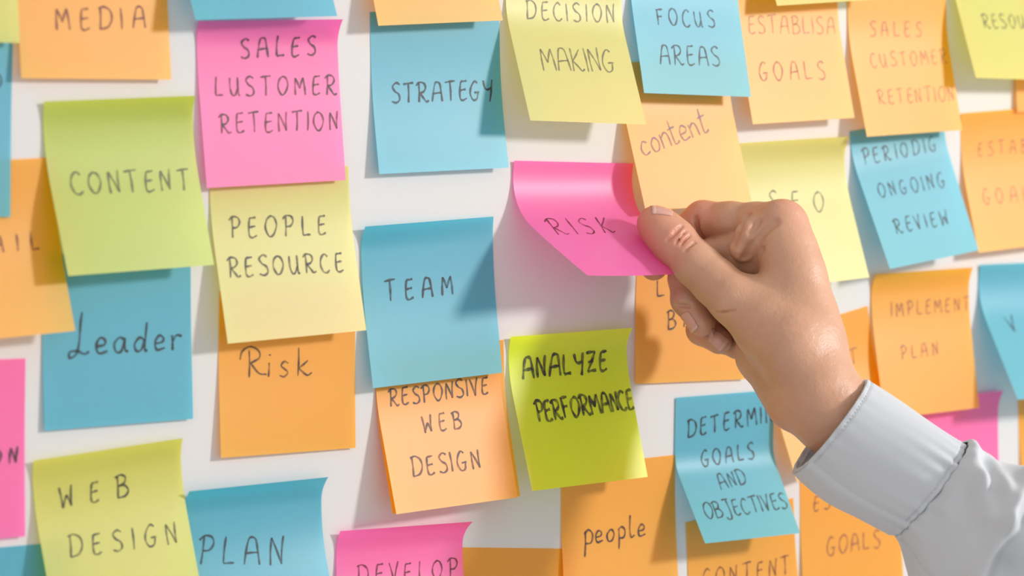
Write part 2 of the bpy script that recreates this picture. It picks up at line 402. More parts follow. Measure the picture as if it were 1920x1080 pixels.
# key: (paper, label, [x, z, turn, width, height, lift left, lift right, layer, top curl l, r, bend from, to, bow, narrowing, uneven length])
NOTES = {
    'yellow_corner': ('lime', 'yellow-green sticky note corner in the top left corner of the photo, blank',
        [-337.4879, 199.8346, -0.0318, 76.2, 76.2, 5.0, 5.0, 0.5, 0.0, 0.0, 0.12, 0.7, 0.0, 1.0, 0.0]),
    'media': ('orange', 'orange sticky note reading MEDIA at the top left',
        [-261.6727, 182.3395, -0.0226, 72.7801, 75.9426, 4.9655, 4.3957, 0.2, 1.0, 1.0, 0.12, 0.7, 0.0, 1.0, 0.0]),
    'blue_left': ('blue', 'blue sticky note cut by the left edge, below the yellow-green corner, one letter D showing',
        [-340.3748, 128.3007, -0.0604, 76.2, 76.2066, 2.0, 2.0, 0.15, 0.0, 0.0, 0.12, 0.7, 0.0, 1.0, 0.0]),
    'blue_top': ('blue', 'blue blank sticky note just above the pink SALES LUSTOMER RETENTION note',
        [-187.3105, 204.2476, 0.0309, 75.0778, 76.1942, 16.7909, 15.1791, 0.5, 0.0, 0.0, 0.12, 0.7, 0.0, 1.0, 0.0]),
    'sales': ('pink', 'pink sticky note reading SALES LUSTOMER RETENTION',
        [-175.1356, 130.6915, 0.0094, 74.8183, 74.5024, 4.9737, 4.0263, 0.7, 2.0, 5.0, 0.1, 0.5, 0.0, 1.0, 0.0]),
    'content_g': ('green', 'large green sticky note reading CONTENT in capitals, on the left',
        [-251.7382, 96.4562, 0.0157, 73.4092, 76.7516, 17.2055, 14.3191, 1.0, 1.5, 3.0, 0.08, 0.55, 0.0, 1.0, 0.0]),
    'ail': ('orange', 'orange sticky note reading AIL, partly under the green CONTENT note at the left edge',
        [-322.9561, 71.1036, 0.0169, 76.2031, 76.0369, 13.0, 13.0, 0.6, 1.0, 0.0, 0.12, 0.7, 0.0, 1.0, 0.0]),
    'leader': ('blue', 'blue sticky note reading Leader in joined writing, below the green CONTENT note',
        [-253.7643, 30.5279, -0.0242, 73.5403, 76.1957, 2.0, 2.0, 0.25, 0.0, 0.0, 0.12, 0.7, 0.0, 1.0, 0.0]),
    'pink_n': ('pink', 'deep pink sticky note at the left edge with the letters ON',
        [-338.874, -10.1591, -0.0464, 76.2, 77.0748, 2.0, 2.0, 0.3, 0.0, 0.0, 0.12, 0.7, 0.0, 1.0, 0.0]),
    'blue_ll': ('blue', 'blue blank sticky note in the bottom left corner, behind the WEB DESIGN note',
        [-322.2192, -92.2777, -0.0461, 76.2, 76.2, 3.0, 3.0, 0.2, 0.0, 0.0, 0.12, 0.7, 0.0, 1.0, 0.0]),
    'web': ('lime', 'yellow-green sticky note reading WEB DESIGN at the lower left',
        [-261.6287, -57.9595, 0.0363, 73.0693, 75.2089, 14.0, 14.0, 1.0, 2.0, 3.0, 0.08, 0.5, 0.0, 1.0, 0.0]),
    'plan': ('blue', 'blue sticky note reading PLAN along the bottom edge, beside WEB DESIGN',
        [-187.2098, -79.2545, -0.0212, 74.0217, 75.0518, 9.8667, 15.9413, 0.5, 6.0, 6.0, 0.1, 0.6, 0.0, 1.0, 0.0]),
    'people_y': ('yellow', 'yellow sticky note reading PEOPLE RESOURCE, under the pink SALES note',
        [-169.9383, 62.7545, 0.0074, 74.7058, 77.3994, 12.0, 12.0, 0.6, 0.0, 0.0, 0.05, 0.5, 0.0, 1.0, 0.0]),
    'risk_o': ('orange', 'orange sticky note reading Risk, hanging below the yellow PEOPLE RESOURCE note',
        [-165.8832, 9.1234, -0.041, 74.1267, 75.637, 3.6168, 1.9587, 0.2, 0.0, 0.0, 0.12, 0.7, 0.0, 1.0, 0.0]),
    'orange_top': ('orange', 'orange blank sticky note at the top edge, above the blue STRATEGY note',
        [-87.185, 203.3707, 0.0336, 72.2822, 76.2996, 10.9953, 10.8921, 0.6, 0.0, 0.0, 0.12, 0.7, 0.0, 1.0, 0.0]),
    'strategy': ('blue', 'blue sticky note reading STRATEGY',
        [-81.5978, 134.8958, 0.004, 75.4258, 76.0023, 5.1797, 5.9678, 0.3, 0.0, 0.0, 0.15, 0.8, 0.0, 1.0, 0.0]),
    'decision': ('yellow', 'pale yellow sticky note reading DECISION MAKING at the top centre',
        [-2.0064, 152.4476, -0.0532, 72.6181, 74.2677, 22.8522, 22.9613, 0.8, 0.0, 0.0, 0.05, 0.4, 0.0, 1.0, 0.0]),
    'focus': ('blue', 'light blue sticky note reading FOCUS AREAS',
        [76.3763, 168.2754, -0.0447, 72.597, 75.6096, 13.9401, 13.569, 0.7, 0.0, 0.0, 0.05, 0.5, 0.0, 1.0, 0.0]),
    'yellow_strip': ('lime', 'yellow blank strip of a sticky note at the top edge, above ESTABLISA GOALS',
        [159.7031, 212.2165, 0.05, 76.2, 76.2, 14.0, 14.0, 0.8, 0.0, 0.0, 0.12, 0.7, 0.0, 1.0, 0.0]),
    'estab': ('orange', 'orange sticky note reading ESTABLISA GOALS, right of the blue FOCUS AREAS note',
        [146.9736, 151.2015, 0.0219, 73.6894, 75.592, 11.9972, 11.8927, 0.3, 0.0, 0.0, 0.05, 0.5, 0.0, 1.0, 0.0]),
    'sales_o': ('orange', 'orange sticky note reading SALES CUSTOMER RETENTION at the upper right',
        [228.2618, 142.7432, 0.0253, 76.1496, 76.1104, 12.9101, 11.0899, 0.7, 0.0, 0.0, 0.05, 0.5, 0.0, 1.0, 0.0]),
    'resou': ('lime', 'pale yellow sticky note reading RESOU, cut by the top right corner',
        [307.7267, 171.4631, -0.025, 76.2779, 76.4917, 21.1264, 18.5115, 0.9, 0.0, 0.0, 0.05, 0.4, 0.0, 1.0, 0.0]),
    'orange_sliver': ('orange', 'orange blank sticky note sliver under the yellow RESOU note at the right edge',
        [359.7008, 154.2462, 0.015, 76.2, 76.1938, 3.0, 3.0, 0.2, 0.0, 0.0, 0.12, 0.7, 0.0, 1.0, 0.0]),
    'content_o': ('orange', 'orange sticky note with slanted lower case writing content, above the hand',
        [69.3475, 109.5062, 0.0258, 72.9525, 76.7564, 16.9697, 15.3685, 0.6, 0.0, 0.0, 0.05, 0.45, 0.0, 1.0, 0.0]),
    'seo': ('yellow', 'pale yellow sticky note reading SEO behind the knuckles of the hand',
        [149.636, 66.7256, 0.0191, 76.5893, 78.4931, 14.4162, 17.8766, 0.35, 1.0, 4.0, 0.08, 0.5, 0.0, 1.0, 0.0]),
    'periodic': ('blue', 'light blue tilted sticky note reading PERIODIG ONGOING REVIEW',
        [230.3817, 70.7597, 0.0958, 72.8319, 78.5471, 23.4336, 20.5664, 0.5, 0.0, 0.0, 0.02, 0.35, 0.0, 1.0, 0.0]),
    'estab_r': ('orange', 'orange sticky note reading ESTAB GOALS, cut by the right edge',
        [316.9882, 78.5221, 0.0325, 76.1995, 79.4687, 11.9988, 11.9906, 0.25, 1.0, 1.0, 0.1, 0.6, 0.0, 1.0, 0.0]),
    'implement': ('orange', 'orange sticky note reading IMPLEMENT PLAN',
        [246.8467, -7.9426, -0.0098, 77.3037, 80.1556, 10.8182, 9.1818, 0.8, 3.0, 3.0, 0.05, 0.5, 0.0, 1.0, 0.0]),
    'vee': ('blue', 'blue sticky note with a letter V, cut by the right edge',
        [332.7976, -7.864, -0.0299, 76.2, 82.2055, 31.6002, 30.27, 0.6, 1.0, 1.0, 0.05, 0.45, 0.0, 1.0, 0.0]),
    'tee': ('orange', 'orange tilted sticky note with a letter T, partly behind the wrist',
        [166.4104, -37.4527, 0.154, 78.8478, 79.4214, 13.4336, 10.5664, 0.35, 0.0, 0.0, 0.1, 0.6, 0.0, 1.0, 0.0]),
    'pink_r': ('pink', 'pink blank sticky note behind the shirt cuff, below IMPLEMENT PLAN',
        [273.4979, -81.0977, -0.0003, 76.1926, 81.8813, 4.0, 4.0, 0.25, 2.0, 4.0, 0.12, 0.7, 0.0, 1.0, 0.0]),
    'risk_p': ('pink', 'pink sticky note reading RISK, held between thumb and finger',
        [0.9886, 62.5762, -0.0523, 75.7525, 77.4898, 53.387, 44.311, 0.6, 1.0, 1.0, 0.0, 0.5, -5.0, 0.84, 0.2]),
    'la_ba': ('orange', 'orange sticky note with letters L and BA, behind the curled fingers',
        [80.4091, 22.2323, -0.0527, 76.2, 76.2868, 2.0766, 2.235, 0.3, 0.0, 0.0, 0.12, 0.7, 0.0, 1.0, 0.0]),
    'analyze': ('olive', 'olive green sticky note reading ANALYZE PERFORMANCE',
        [-3.1417, -23.6239, -0.0118, 75.1503, 77.2875, 19.1203, 17.1838, 0.9, 2.0, 5.0, 0.04, 0.45, 0.0, 1.0, 0.0]),
    'resp_under': ('orange', 'orange blank sticky note directly behind RESPONSIVE WEB DESIGN, only its right rim showing',
        [-81.9056, -25.1745, 0.0001, 76.2, 77.235, 12.9551, 12.0449, 0.35, 0.0, 0.0, 0.05, 0.6, 0.0, 1.0, 0.0]),
    'resp': ('orange', 'orange sticky note reading RESPONSIVE WEB DESIGN',
        [-81.9079, -26.7014, 0.0003, 73.4329, 76.1588, 15.7995, 13.6089, 0.55, 0.0, 0.0, 0.05, 0.5, 0.0, 1.0, 0.0]),
    'team': ('blue', 'blue sticky note reading TEAM in the middle',
        [-89.2262, 34.9138, 0.0121, 77.0362, 76.5323, 6.9594, 5.5906, 0.9, 4.0, 1.0, 0.1, 0.7, 0.0, 1.0, 0.0]),
    'develop': ('pink', 'pink sticky note reading DEVELOP at the bottom edge',
        [-105.3681, -107.7208, -0.0483, 73.5598, 73.4329, 14.0, 14.0, 0.8, 3.0, 8.0, 0.1, 0.5, 0.0, 1.0, 0.0]),
    'orange_bottom': ('orange', 'deep orange blank sticky note at the bottom edge, between DEVELOP and people',
        [-35.9721, -124.6888, -0.1351, 76.2, 76.2, 2.0, 2.0, 0.15, 0.0, 0.0, 0.12, 0.7, 0.0, 1.0, 0.0]),
    'people_o': ('orange', 'orange sticky note reading people in lower case, below the olive note',
        [29.5567, -92.4651, -0.0157, 75.2411, 76.2012, 3.6891, 4.1304, 0.3, 0.0, 0.0, 0.12, 0.7, 0.0, 1.0, 0.0]),
    'determine': ('blue', 'light blue sticky note reading DETERMINE GOALS AND OBJECTIVES',
        [104.9462, -63.7634, -0.0287, 68.9618, 79.6975, 24.706, 22.2706, 0.9, 0.0, 0.0, 0.33, 0.55, 0.0, 1.0, 0.0]),
    'goal_low': ('orange', 'orange sticky note reading ESTABLISH GOALS below the shirt cuff',
        [193.3193, -113.6981, 0.0105, 76.2, 76.1958, 3.0, 3.0, 0.25, 0.0, 0.0, 0.12, 0.7, 0.0, 1.0, 0.0]),
    'content_low': ('orange', 'orange sticky note reading CONTENT at the bottom edge, under the light blue OBJECTIVES note',
        [111.6582, -130.0395, 0.0537, 76.9011, 76.1351, 5.0, 5.0, 0.3, 0.0, 0.0, 0.12, 0.7, 0.0, 1.0, 0.0]),
    'orange_edge': ('orange', 'orange blank sticky note sliver at the right edge, right of the pink blank note',
        [366.4128, -87.0815, 0.053, 76.2, 76.183, 6.0, 6.0, 0.2, 0.0, 0.0, 0.12, 0.7, 0.0, 1.0, 0.0]),
}
# key: [(word, start x, y, end x, y on the sheet, letter height, pen width, ink)] in mm
LINES = {
    'media': [('MEDIA', 17.8, 55.26, 61.21, 53.45, 9.73, 1.1, 'brown')],
    'blue_left': [('D', 64.17, 22.9, 71.29, 22.59, 7.67, 1.0, 'black')],
    'sales': [('SALES', 22.35, 16.84, 62.9, 16.39, 9.21, 1.15, 'black'),
        ('LUSTOMER', 7.88, 33.52, 72.91, 34.6, 8.74, 1.05, 'black'),
        ('RETENTION', 9.16, 50.35, 72.2, 50.91, 8.75, 1.05, 'black')],
    'content_g': [('CONTENT', 9.93, 41.02, 68.36, 42.13, 10.0, 1.15, 'grey')],
    'ail': [('AIL', 44.63, 39.12, 66.25, 39.54, 7.8, 1.1, 'brown')],
    'leader': [('1', 12.4, 45.5, 22.0, 44.17, 18.19, 1.3, 'black'),
        ('eader', 25.11, 44.57, 68.6, 44.58, 13.27, 1.3, 'black')],
    'pink_n': [('ON', 61.11, 45.27, 72.59, 45.25, 6.89, 1.2, 'black')],
    'web': [('WEB', 12.52, 23.02, 45.07, 22.72, 9.38, 1.1, 'black'),
        ('DESIGN', 12.62, 44.92, 65.48, 47.08, 9.4, 1.0, 'black')],
    'plan': [('PLAN', 7.36, 34.66, 50.32, 39.77, 13.12, 1.15, 'black')],
    'people_y': [('PEOPLE', 9.33, 30.02, 60.15, 31.31, 9.31, 1.1, 'black'),
        ('RESOURCE', 5.51, 47.59, 66.93, 49.33, 9.08, 1.15, 'black')],
    'risk_o': [('2', 12.78, 40.02, 23.9, 39.78, 13.19, 1.0, 'black'),
        ('isk', 25.62, 40.1, 49.45, 40.65, 13.82, 1.0, 'black')],
    'strategy': [('STRATEGY', 10.71, 42.75, 69.17, 42.62, 9.17, 1.15, 'black')],
    'decision': [('DECISION', 11.9, 20.62, 67.63, 19.5, 9.25, 1.0, 'pencil'),
        ('MAKING', 14.77, 47.78, 61.08, 46.33, 12.21, 1.0, 'pencil')],
    'focus': [('FOCUS', 15.29, 39.74, 54.29, 39.42, 8.64, 1.0, 'black'),
        ('AREAS', 13.43, 60.13, 53.87, 59.82, 9.99, 1.0, 'black')],
    'estab': [('ESTABLISA', 8.04, 27.64, 69.88, 29.27, 9.37, 0.9, 'sheen_paled'),
        ('GOALS', 10.04, 53.04, 57.63, 53.67, 9.93, 1.0, 'rust')],
    'sales_o': [('SALES', 15.91, 21.42, 55.5, 22.32, 8.19, 1.0, 'sheen_paled'),
        ('CUSTOMER', 13.55, 38.44, 73.22, 37.91, 7.97, 0.9, 'sheen_paled'),
        ('RETENTION', 14.13, 58.92, 73.8, 59.41, 8.25, 1.0, 'sheen_paled')],
    'resou': [('RESOURCE', 17.44, 46.62, 75.44, 45.24, 8.4, 1.0, 'grey')],
    'content_o': [('content', 6.57, 48.61, 53.93, 37.98, 14.89, 1.1, 'violet')],
    'seo': [('SEO', 18.08, 37.14, 56.01, 40.06, 11.48, 1.05, 'grey')],
    'periodic': [('PERIODIG', 7.62, 19.44, 64.32, 19.05, 8.56, 0.95, 'black'),
        ('ONGOING', 10.55, 39.01, 62.37, 40.05, 8.29, 0.95, 'black'),
        ('REVIEW', 13.81, 60.19, 55.7, 60.99, 8.54, 1.05, 'black')],
    'estab_r': [('ESTAB', 13.23, 25.04, 54.16, 25.86, 7.92, 1.0, 'sheen_paled'),
        ('GOALS', 12.25, 52.57, 59.19, 54.34, 8.87, 1.0, 'sheen_paled')],
    'implement': [('IMPLEMENT', 14.48, 24.79, 77.37, 24.66, 8.08, 0.9, 'rust'),
        ('PLAN', 19.18, 48.86, 48.34, 48.2, 7.72, 0.9, 'rust')],
    'vee': [('V', 16.54, 41.07, 26.51, 40.18, 9.77, 1.1, 'black')],
    'tee': [('T', 59.43, 28.78, 69.59, 29.41, 8.26, 0.95, 'sheen_paled')],
    'risk_p': [('RISK', 11.53, 42.86, 52.08, 43.2, 12.82, 1.0, 'maroon')],
    'la_ba': [('L', 14.08, 32.1, 19.46, 31.62, 8.78, 1.0, 'black'),
        ('BA', 21.17, 48.97, 38.98, 47.68, 9.94, 1.05, 'black')],
    'analyze': [('ANALYZE', 7.58, 21.7, 61.99, 21.35, 10.66, 1.8, 'black'),
        ('PERFORMANCE', 12.48, 43.9, 75.06, 41.91, 10.2, 1.75, 'black')],
    'resp': [('RESPONSIVE', 6.86, 25.25, 65.8, 24.12, 8.48, 1.05, 'black'),
        ('WEB', 24.26, 39.81, 46.89, 39.41, 8.49, 1.15, 'black'),
        ('DESIGN', 13.18, 59.61, 54.03, 59.78, 9.47, 1.15, 'black')],
    'team': [('TEAM', 12.6, 36.7, 51.88, 36.45, 9.69, 1.3, 'black')],
    'develop': [('DEVELOP', 11.94, 27.2, 69.72, 28.49, 9.68, 1.0, 'maroon')],
    'people_o': [('p', 13.73, 40.64, 19.95, 40.77, 14.65, 1.3, 'black'),
        ('eople', 21.34, 40.65, 54.51, 40.09, 11.5, 1.2, 'black')],
    'determine': [('DETERMIN', 8.3, 21.24, 68.47, 17.15, 9.35, 1.25, 'black'),
        ('GOALS', 17.49, 37.37, 54.84, 35.93, 8.78, 1.15, 'black'),
        ('AND', 25.04, 51.08, 44.44, 49.33, 8.65, 1.0, 'black'),
        ('OBJECTIVES', 7.43, 66.38, 66.76, 65.31, 9.16, 1.05, 'black')],
    'goal_low': [('ESTABLISH', 9.71, 21.13, 77.31, 24.31, 8.63, 1.0, 'rust'),
        ('GOALS', 18.88, 47.31, 59.36, 47.8, 10.06, 1.0, 'rust')],
    'content_low': [('CONTENT', 9.11, 36.61, 70.96, 40.98, 9.75, 1.0, 'brown')],
}
for ni, (key, (colour, label, par)) in enumerate(NOTES.items()):
    sh = Sheet(*par)
    loc = W(sh.at(.5, 0))
    note = link('sticky_note', sh.mesh('sticky_note', PAPER[colour], loc))
    note.location = loc
    note['label'] = label
    note['category'] = 'sticky note'
    note['group'] = 'sticky notes on the white wall'
    if key in LINES:
        link('handwriting', writing(sh, LINES[key], loc, 11 + ni), note)

# ------------------------------------------------------------------ the person: right hand, cuff and sleeve
def person_mats():
    sk, nt, b, out = new_mat('skin')
    tc, nz = bump(nt, b, 330.0, 0.55, 0.0006, 8)
    # the fine criss-cross grain of skin
    vo = nt.nodes.new('ShaderNodeTexVoronoi')
    vo.feature = 'DISTANCE_TO_EDGE'
    vo.inputs['Scale'].default_value = 620.0
    b2 = nt.nodes.new('ShaderNodeBump')
    b2.inputs['Strength'].default_value = 0.35
    b2.inputs['Distance'].default_value = 0.0003
    nt.links.new(tc.outputs['Object'], vo.inputs['Vector'])
    nt.links.new(vo.outputs['Distance'], b2.inputs['Height'])
    for l_ in list(b.inputs['Normal'].links):
        nt.links.new(l_.from_socket, b2.inputs['Normal'])
    nt.links.new(b2.outputs['Normal'], b.inputs['Normal'])
    at_ = nt.nodes.new('ShaderNodeAttribute')
    at_.attribute_name = 'flush'
    n2 = nt.nodes.new('ShaderNodeTexNoise')
    n2.inputs['Scale'].default_value = 55.0
    n2.inputs['Detail'].default_value = 4.0
    nt.links.new(tc.outputs['Object'], n2.inputs['Vector'])
    m1 = nt.nodes.new('ShaderNodeMix')
    m1.data_type = 'RGBA'
    m1.inputs['A'].default_value = (0.43, 0.205, 0.112, 1)
    m1.inputs['B'].default_value = (0.6, 0.325, 0.195, 1)
    nt.links.new(n2.outputs['Fac'], m1.inputs['Factor'])
    m2 = nt.nodes.new('ShaderNodeMix')
    m2.data_type = 'RGBA'
    m2.inputs['B'].default_value = (0.58, 0.22, 0.135, 1)
    nt.links.new(m1.outputs['Result'], m2.inputs['A'])
    nt.links.new(at_.outputs['Fac'], m2.inputs['Factor'])
    nt.links.new(m2.outputs['Result'], b.inputs['Base Color'])
    b.inputs['Roughness'].default_value = 0.5
    b.inputs['Specular IOR Level'].default_value = 0.95
    b.inputs['Subsurface Weight'].default_value = 0.35
    b.inputs['Subsurface Radius'].default_value = (1.0, 0.35, 0.18)
    b.inputs['Subsurface Scale'].default_value = 0.003
    nl, nt, b, out = new_mat('nail')
    b.inputs['Base Color'].default_value = (0.62, 0.33, 0.26, 1)
    b.inputs['Roughness'].default_value = 0.22
    b.inputs['Subsurface Weight'].default_value = 0.2
    b.inputs['Subsurface Scale'].default_value = 0.001
    nr, nt, b, out = new_mat('nail_rim')
    b.inputs['Base Color'].default_value = (0.62, 0.39, 0.31, 1)
    b.inputs['Roughness'].default_value = 0.25
    cl, nt, b, out = new_mat('shirt_cotton')
    # fine twill weave
    tc = nt.nodes.new('ShaderNodeTexCoord')
    mp = nt.nodes.new('ShaderNodeMapping')
    mp.inputs['Rotation'].default_value = (0.5, 0.7, 0.6)
    wv = nt.nodes.new('ShaderNodeTexWave')
    wv.inputs['Scale'].default_value = 480.0
    wv.inputs['Distortion'].default_value = 1.2
    nz = nt.nodes.new('ShaderNodeTexNoise')
    nz.inputs['Scale'].default_value = 160.0
    nz.inputs['Detail'].default_value = 6.0
    nt.links.new(tc.outputs['Object'], mp.inputs['Vector'])
    nt.links.new(mp.outputs['Vector'], wv.inputs['Vector'])
    nt.links.new(tc.outputs['Object'], nz.inputs['Vector'])
    ad = nt.nodes.new('ShaderNodeMath')
    ad.operation = 'ADD'
    nt.links.new(wv.outputs['Fac'], ad.inputs[0])
    nt.links.new(nz.outputs['Fac'], ad.inputs[1])
    bp = nt.nodes.new('ShaderNodeBump')
    bp.inputs['Strength'].default_value = 0.25
    bp.inputs['Distance'].default_value = 0.0003
    nt.links.new(ad.outputs['Value'], bp.inputs['Height'])
    nt.links.new(bp.outputs['Normal'], b.inputs['Normal'])
    b.inputs['Base Color'].default_value = (0.5, 0.52, 0.55, 1)
    b.inputs['Roughness'].default_value = 0.85
    b.inputs['Specular IOR Level'].default_value = 0.2
    b.inputs['Sheen Weight'].default_value = 0.15
    th, nt, b, out = new_mat('shirt_thread')
    b.inputs['Base Color'].default_value = (0.5, 0.52, 0.56, 1)
    b.inputs['Roughness'].default_value = 0.8
    return sk, nl, nr, cl, th


SKIN, NAIL, NAIL_RIM, COTTON, THREAD = person_mats()

# tapered limbs of the hand: (start, end, start radius, end radius) in mm
CONES = {
    'palm': [
        ((93.4, -119.7, -49.7), (90.7, -106.0, -24.4), 17.0, 15.5),
        ((90.7, -106.0, -24.4), (94.7, -84.3, -6.9), 15.5, 13.0),
        ((103.5, -107.3, -50.0), (103.4, -96.9, -15.7), 18.0, 15.5),
        ((103.4, -96.9, -15.7), (107.1, -83.2, 14.5), 15.5, 12.8),
        ((107.1, -83.2, 14.5), (109.7, -75.9, 28.7), 12.8, 11.5),
        ((96.9, -117.1, -48.4), (100.0, -108.0, -25.0), 17.0, 14.0),
        ((100.0, -108.0, -25.0), (105.8, -91.4, 4.6), 14.0, 11.8),
        ((105.8, -91.4, 4.6), (109.7, -75.9, 28.7), 11.8, 11.0),
        ((92.0, -107.5, -51.5), (98.2, -76.3, -34.1), 17.0, 13.0),
        ((98.2, -76.3, -34.1), (113.1, -56.2, -24.9), 13.0, 11.0),
        ((93.4, -119.7, -49.7), (100.2, -124.7, -59.5), 17.0, 18.2),
        ((100.2, -124.7, -59.5), (110.0, -140.0, -73.7), 18.2, 15.2),
        ((103.1, -107.0, -50.8), (107.4, -115.1, -60.7), 18.0, 17.7),
        ((107.4, -115.1, -60.7), (115.6, -134.3, -74.9), 17.7, 15.2),
        ((111.3, -75.7, 24.4), (104.7, -65.4, 26.3), 9.0, 8.5),
        ((106.8, -69.0, 8.4), (99.9, -56.2, 9.6), 9.0, 7.0),
        ((101.1, -109.1, -49.6), (109.3, -89.2, -19.4), 17.0, 13.5),
        ((109.3, -89.2, -19.4), (113.4, -73.4, 14.1), 13.5, 11.0),
        ((105.4, -102.7, -52.5), (112.3, -79.9, -28.3), 16.0, 12.5),
        ((112.3, -79.9, -28.3), (114.0, -68.1, -1.4), 12.5, 10.5),
        ((107.1, -99.1, -54.3), (113.5, -74.1, -35.5), 15.0, 11.5),
        ((113.5, -74.1, -35.5), (115.6, -61.0, -16.7), 11.5, 9.5)],
    'thumb': [
        ((87.1, -109.0, -31.1), (83.8, -90.8, -19.5), 14.0, 13.5),
        ((83.8, -90.8, -19.5), (80.8, -72.6, -5.5), 13.5, 12.2),
        ((80.8, -72.6, -5.5), (78.0, -61.8, 2.3), 12.2, 11.2),
        ((78.0, -61.8, 2.3), (75.1, -52.5, 9.8), 11.2, 10.8),
        ((75.1, -52.5, 9.8), (70.6, -39.2, 21.7), 10.8, 10.8),
        ((70.6, -39.2, 21.7), (68.0, -33.4, 27.1), 10.8, 9.8),
        ((68.0, -33.4, 27.1), (66.2, -29.8, 30.2), 9.8, 8.4)],
    'index': [
        ((112.1, -73.3, 28.5), (108.4, -59.5, 29.6), 11.0, 10.0),
        ((108.4, -59.5, 29.6), (103.2, -45.5, 29.7), 10.0, 9.8),
        ((103.2, -45.5, 29.7), (97.5, -31.0, 30.4), 9.8, 9.3),
        ((97.5, -31.0, 30.4), (86.2, -21.0, 19.7), 9.3, 8.2),
        ((86.2, -21.0, 19.7), (76.4, -17.5, 7.1), 8.2, 7.0)],
    'web': [
        ((103.0, -71.6, 26.7), (95.6, -68.8, 24.9), 8.0, 7.5),
        ((95.6, -68.8, 24.9), (92.1, -65.7, 17.5), 7.5, 6.0)],
    'middle': [
        ((113.4, -73.4, 14.1), (104.3, -56.1, 17.9), 11.0, 9.6),
        ((104.3, -56.1, 17.9), (94.4, -39.3, 11.6), 9.6, 9.2),
        ((94.4, -39.3, 11.6), (85.7, -31.4, 1.5), 9.2, 8.6),
        ((85.7, -31.4, 1.5), (82.2, -36.2, -8.7), 8.6, 7.8),
        ((82.2, -36.2, -8.7), (84.8, -44.4, -20.0), 7.8, 6.8)],
    'ring': [
        ((114.0, -68.1, -1.4), (108.9, -47.0, -5.1), 10.5, 9.0),
        ((108.9, -47.0, -5.1), (97.9, -31.1, -14.5), 9.0, 8.2),
        ((97.9, -31.1, -14.5), (94.4, -33.4, -24.9), 8.2, 7.5),
        ((94.4, -33.4, -24.9), (96.3, -44.2, -30.0), 7.5, 6.5)],
    'little': [
        ((115.6, -61.0, -16.7), (114.9, -48.3, -20.3), 9.5, 7.6),
        ((114.9, -48.3, -20.3), (109.7, -34.8, -24.2), 7.6, 7.0),
        ((109.7, -34.8, -24.2), (107.7, -35.3, -31.1), 7.0, 6.3),
        ((107.7, -35.3, -31.1), (107.6, -44.4, -34.1), 6.3, 5.8)],
}
CREASES = [
    ([(108.0, -49.7, 32.1), (103.8, -47.2, 25.5), (101.5, -46.2, 19.4)], 1.5, -0.2),
    ([(117.6, -57.3, 28.5), (113.0, -54.4, 23.8), (109.1, -52.0, 18.8), (105.7, -50.2, 12.2)], 1.5, -0.2),
    ([(111.7, -52.8, 29.1), (108.3, -50.9, 23.3)], 1.2, 0.5),
    ([(105.2, -50.0, 11.1), (112.1, -54.7, 15.3)], 1.1, 0.5),
    ([(89.0, -35.4, 31.5), (90.9, -38.0, 21.4)], 1.1, 0.2),
    ([(75.9, -26.9, 20.5), (78.9, -28.8, 23.4), (82.1, -30.7, 27.4)], 0.6, 0.4),
    ([(80.9, -30.9, 18.1), (84.8, -33.3, 22.8)], 0.5, 0.4),
    ([(78.1, -28.1, 24.2), (81.3, -30.1, 27.1)], 0.5, 0.3),
    ([(79.0, -29.4, 18.9), (83.2, -31.9, 24.7)], 0.5, 0.4),
    ([(82.4, -32.3, 15.4), (86.1, -34.7, 19.1)], 0.6, 0.4),
    ([(91.4, -42.5, -14.8), (98.3, -47.6, -14.1)], 0.5, 0.4),
    ([(78.4, -32.4, -11.4), (83.0, -35.9, -12.0)], 0.8, 0.3)]
FLUSH = [((63.0, -33.6, 30.0), 13.0), ((89.3, -39.3, -21.9), 10.0), ((104.2, -35.3, -31.9), 9.0), ((74.4, -19.9, 6.0), 10.0), ((90.7, -31.4, 34.0), 14.0), ((117.2, -71.4, 34.5), 16.0), ((65.6, -47.6, 24.0), 9.0)]


def smin(a, b, k):
    h = np.maximum(k - np.abs(a - b), 0.0) / k
    return np.minimum(a, b) - h * h * k * .25


def cone(P, a, b, ra, rb):
    a, b = np.array(a, np.float32), np.array(b, np.float32)
    ba = b - a
    h = np.clip(((P - a) @ ba) / float(ba @ ba), 0, 1)
    d = P - a - h[:, None] * ba
    return np.sqrt((d * d).sum(1)) - (ra + (rb - ra) * h)


BLEND = {'palm': 6.0, 'thumb': 4.0, 'index': 3.0, 'web': 2.0, 'middle': 3.0, 'ring': 3.0, 'little': 3.0}
JOIN = {'thumb': 9.0, 'index': 6.0, 'web': 6.0, 'middle': 5.0, 'ring': 4.0, 'little': 4.0}


def limb(P, name):
    d = None
    for seg in CONES[name]:
        c = cone(P, *seg)
        d = c if d is None else smin(d, c, BLEND[name])
    return d


def hand_field(P):
    P = P.astype(np.float32)
    palm = limb(P, 'palm')
    outp = palm
    for n in ('thumb', 'index', 'web', 'middle', 'ring', 'little'):
        dn = smin(palm, limb(P, n), JOIN[n])
        outp = smin(outp, dn, 0.9)
    for pts_, r in FOLDS:
        c = None
        for a, b in zip(pts_[:-1], pts_[1:]):
            e = cone(P, a, b, r, r)
            c = e if c is None else np.minimum(c, e)
        k = 2.0 * r
        h = np.maximum(k - np.abs(outp + c), 0.0) / k
        outp = np.maximum(outp, -c) + h * h * k * .25
    return outp


FOLDS = []


def on_skin(p):
    """where a sight line through p meets the skin"""
    q = np.array(p, float) - FWD * 70
    for _ in range(60):
        q = q + FWD * float(hand_field(q[None])[0]) * .85
    return q


FOLDS = [([on_skin(p) + FWD * sink for p in pl], r) for pl, r, sink in CREASES]


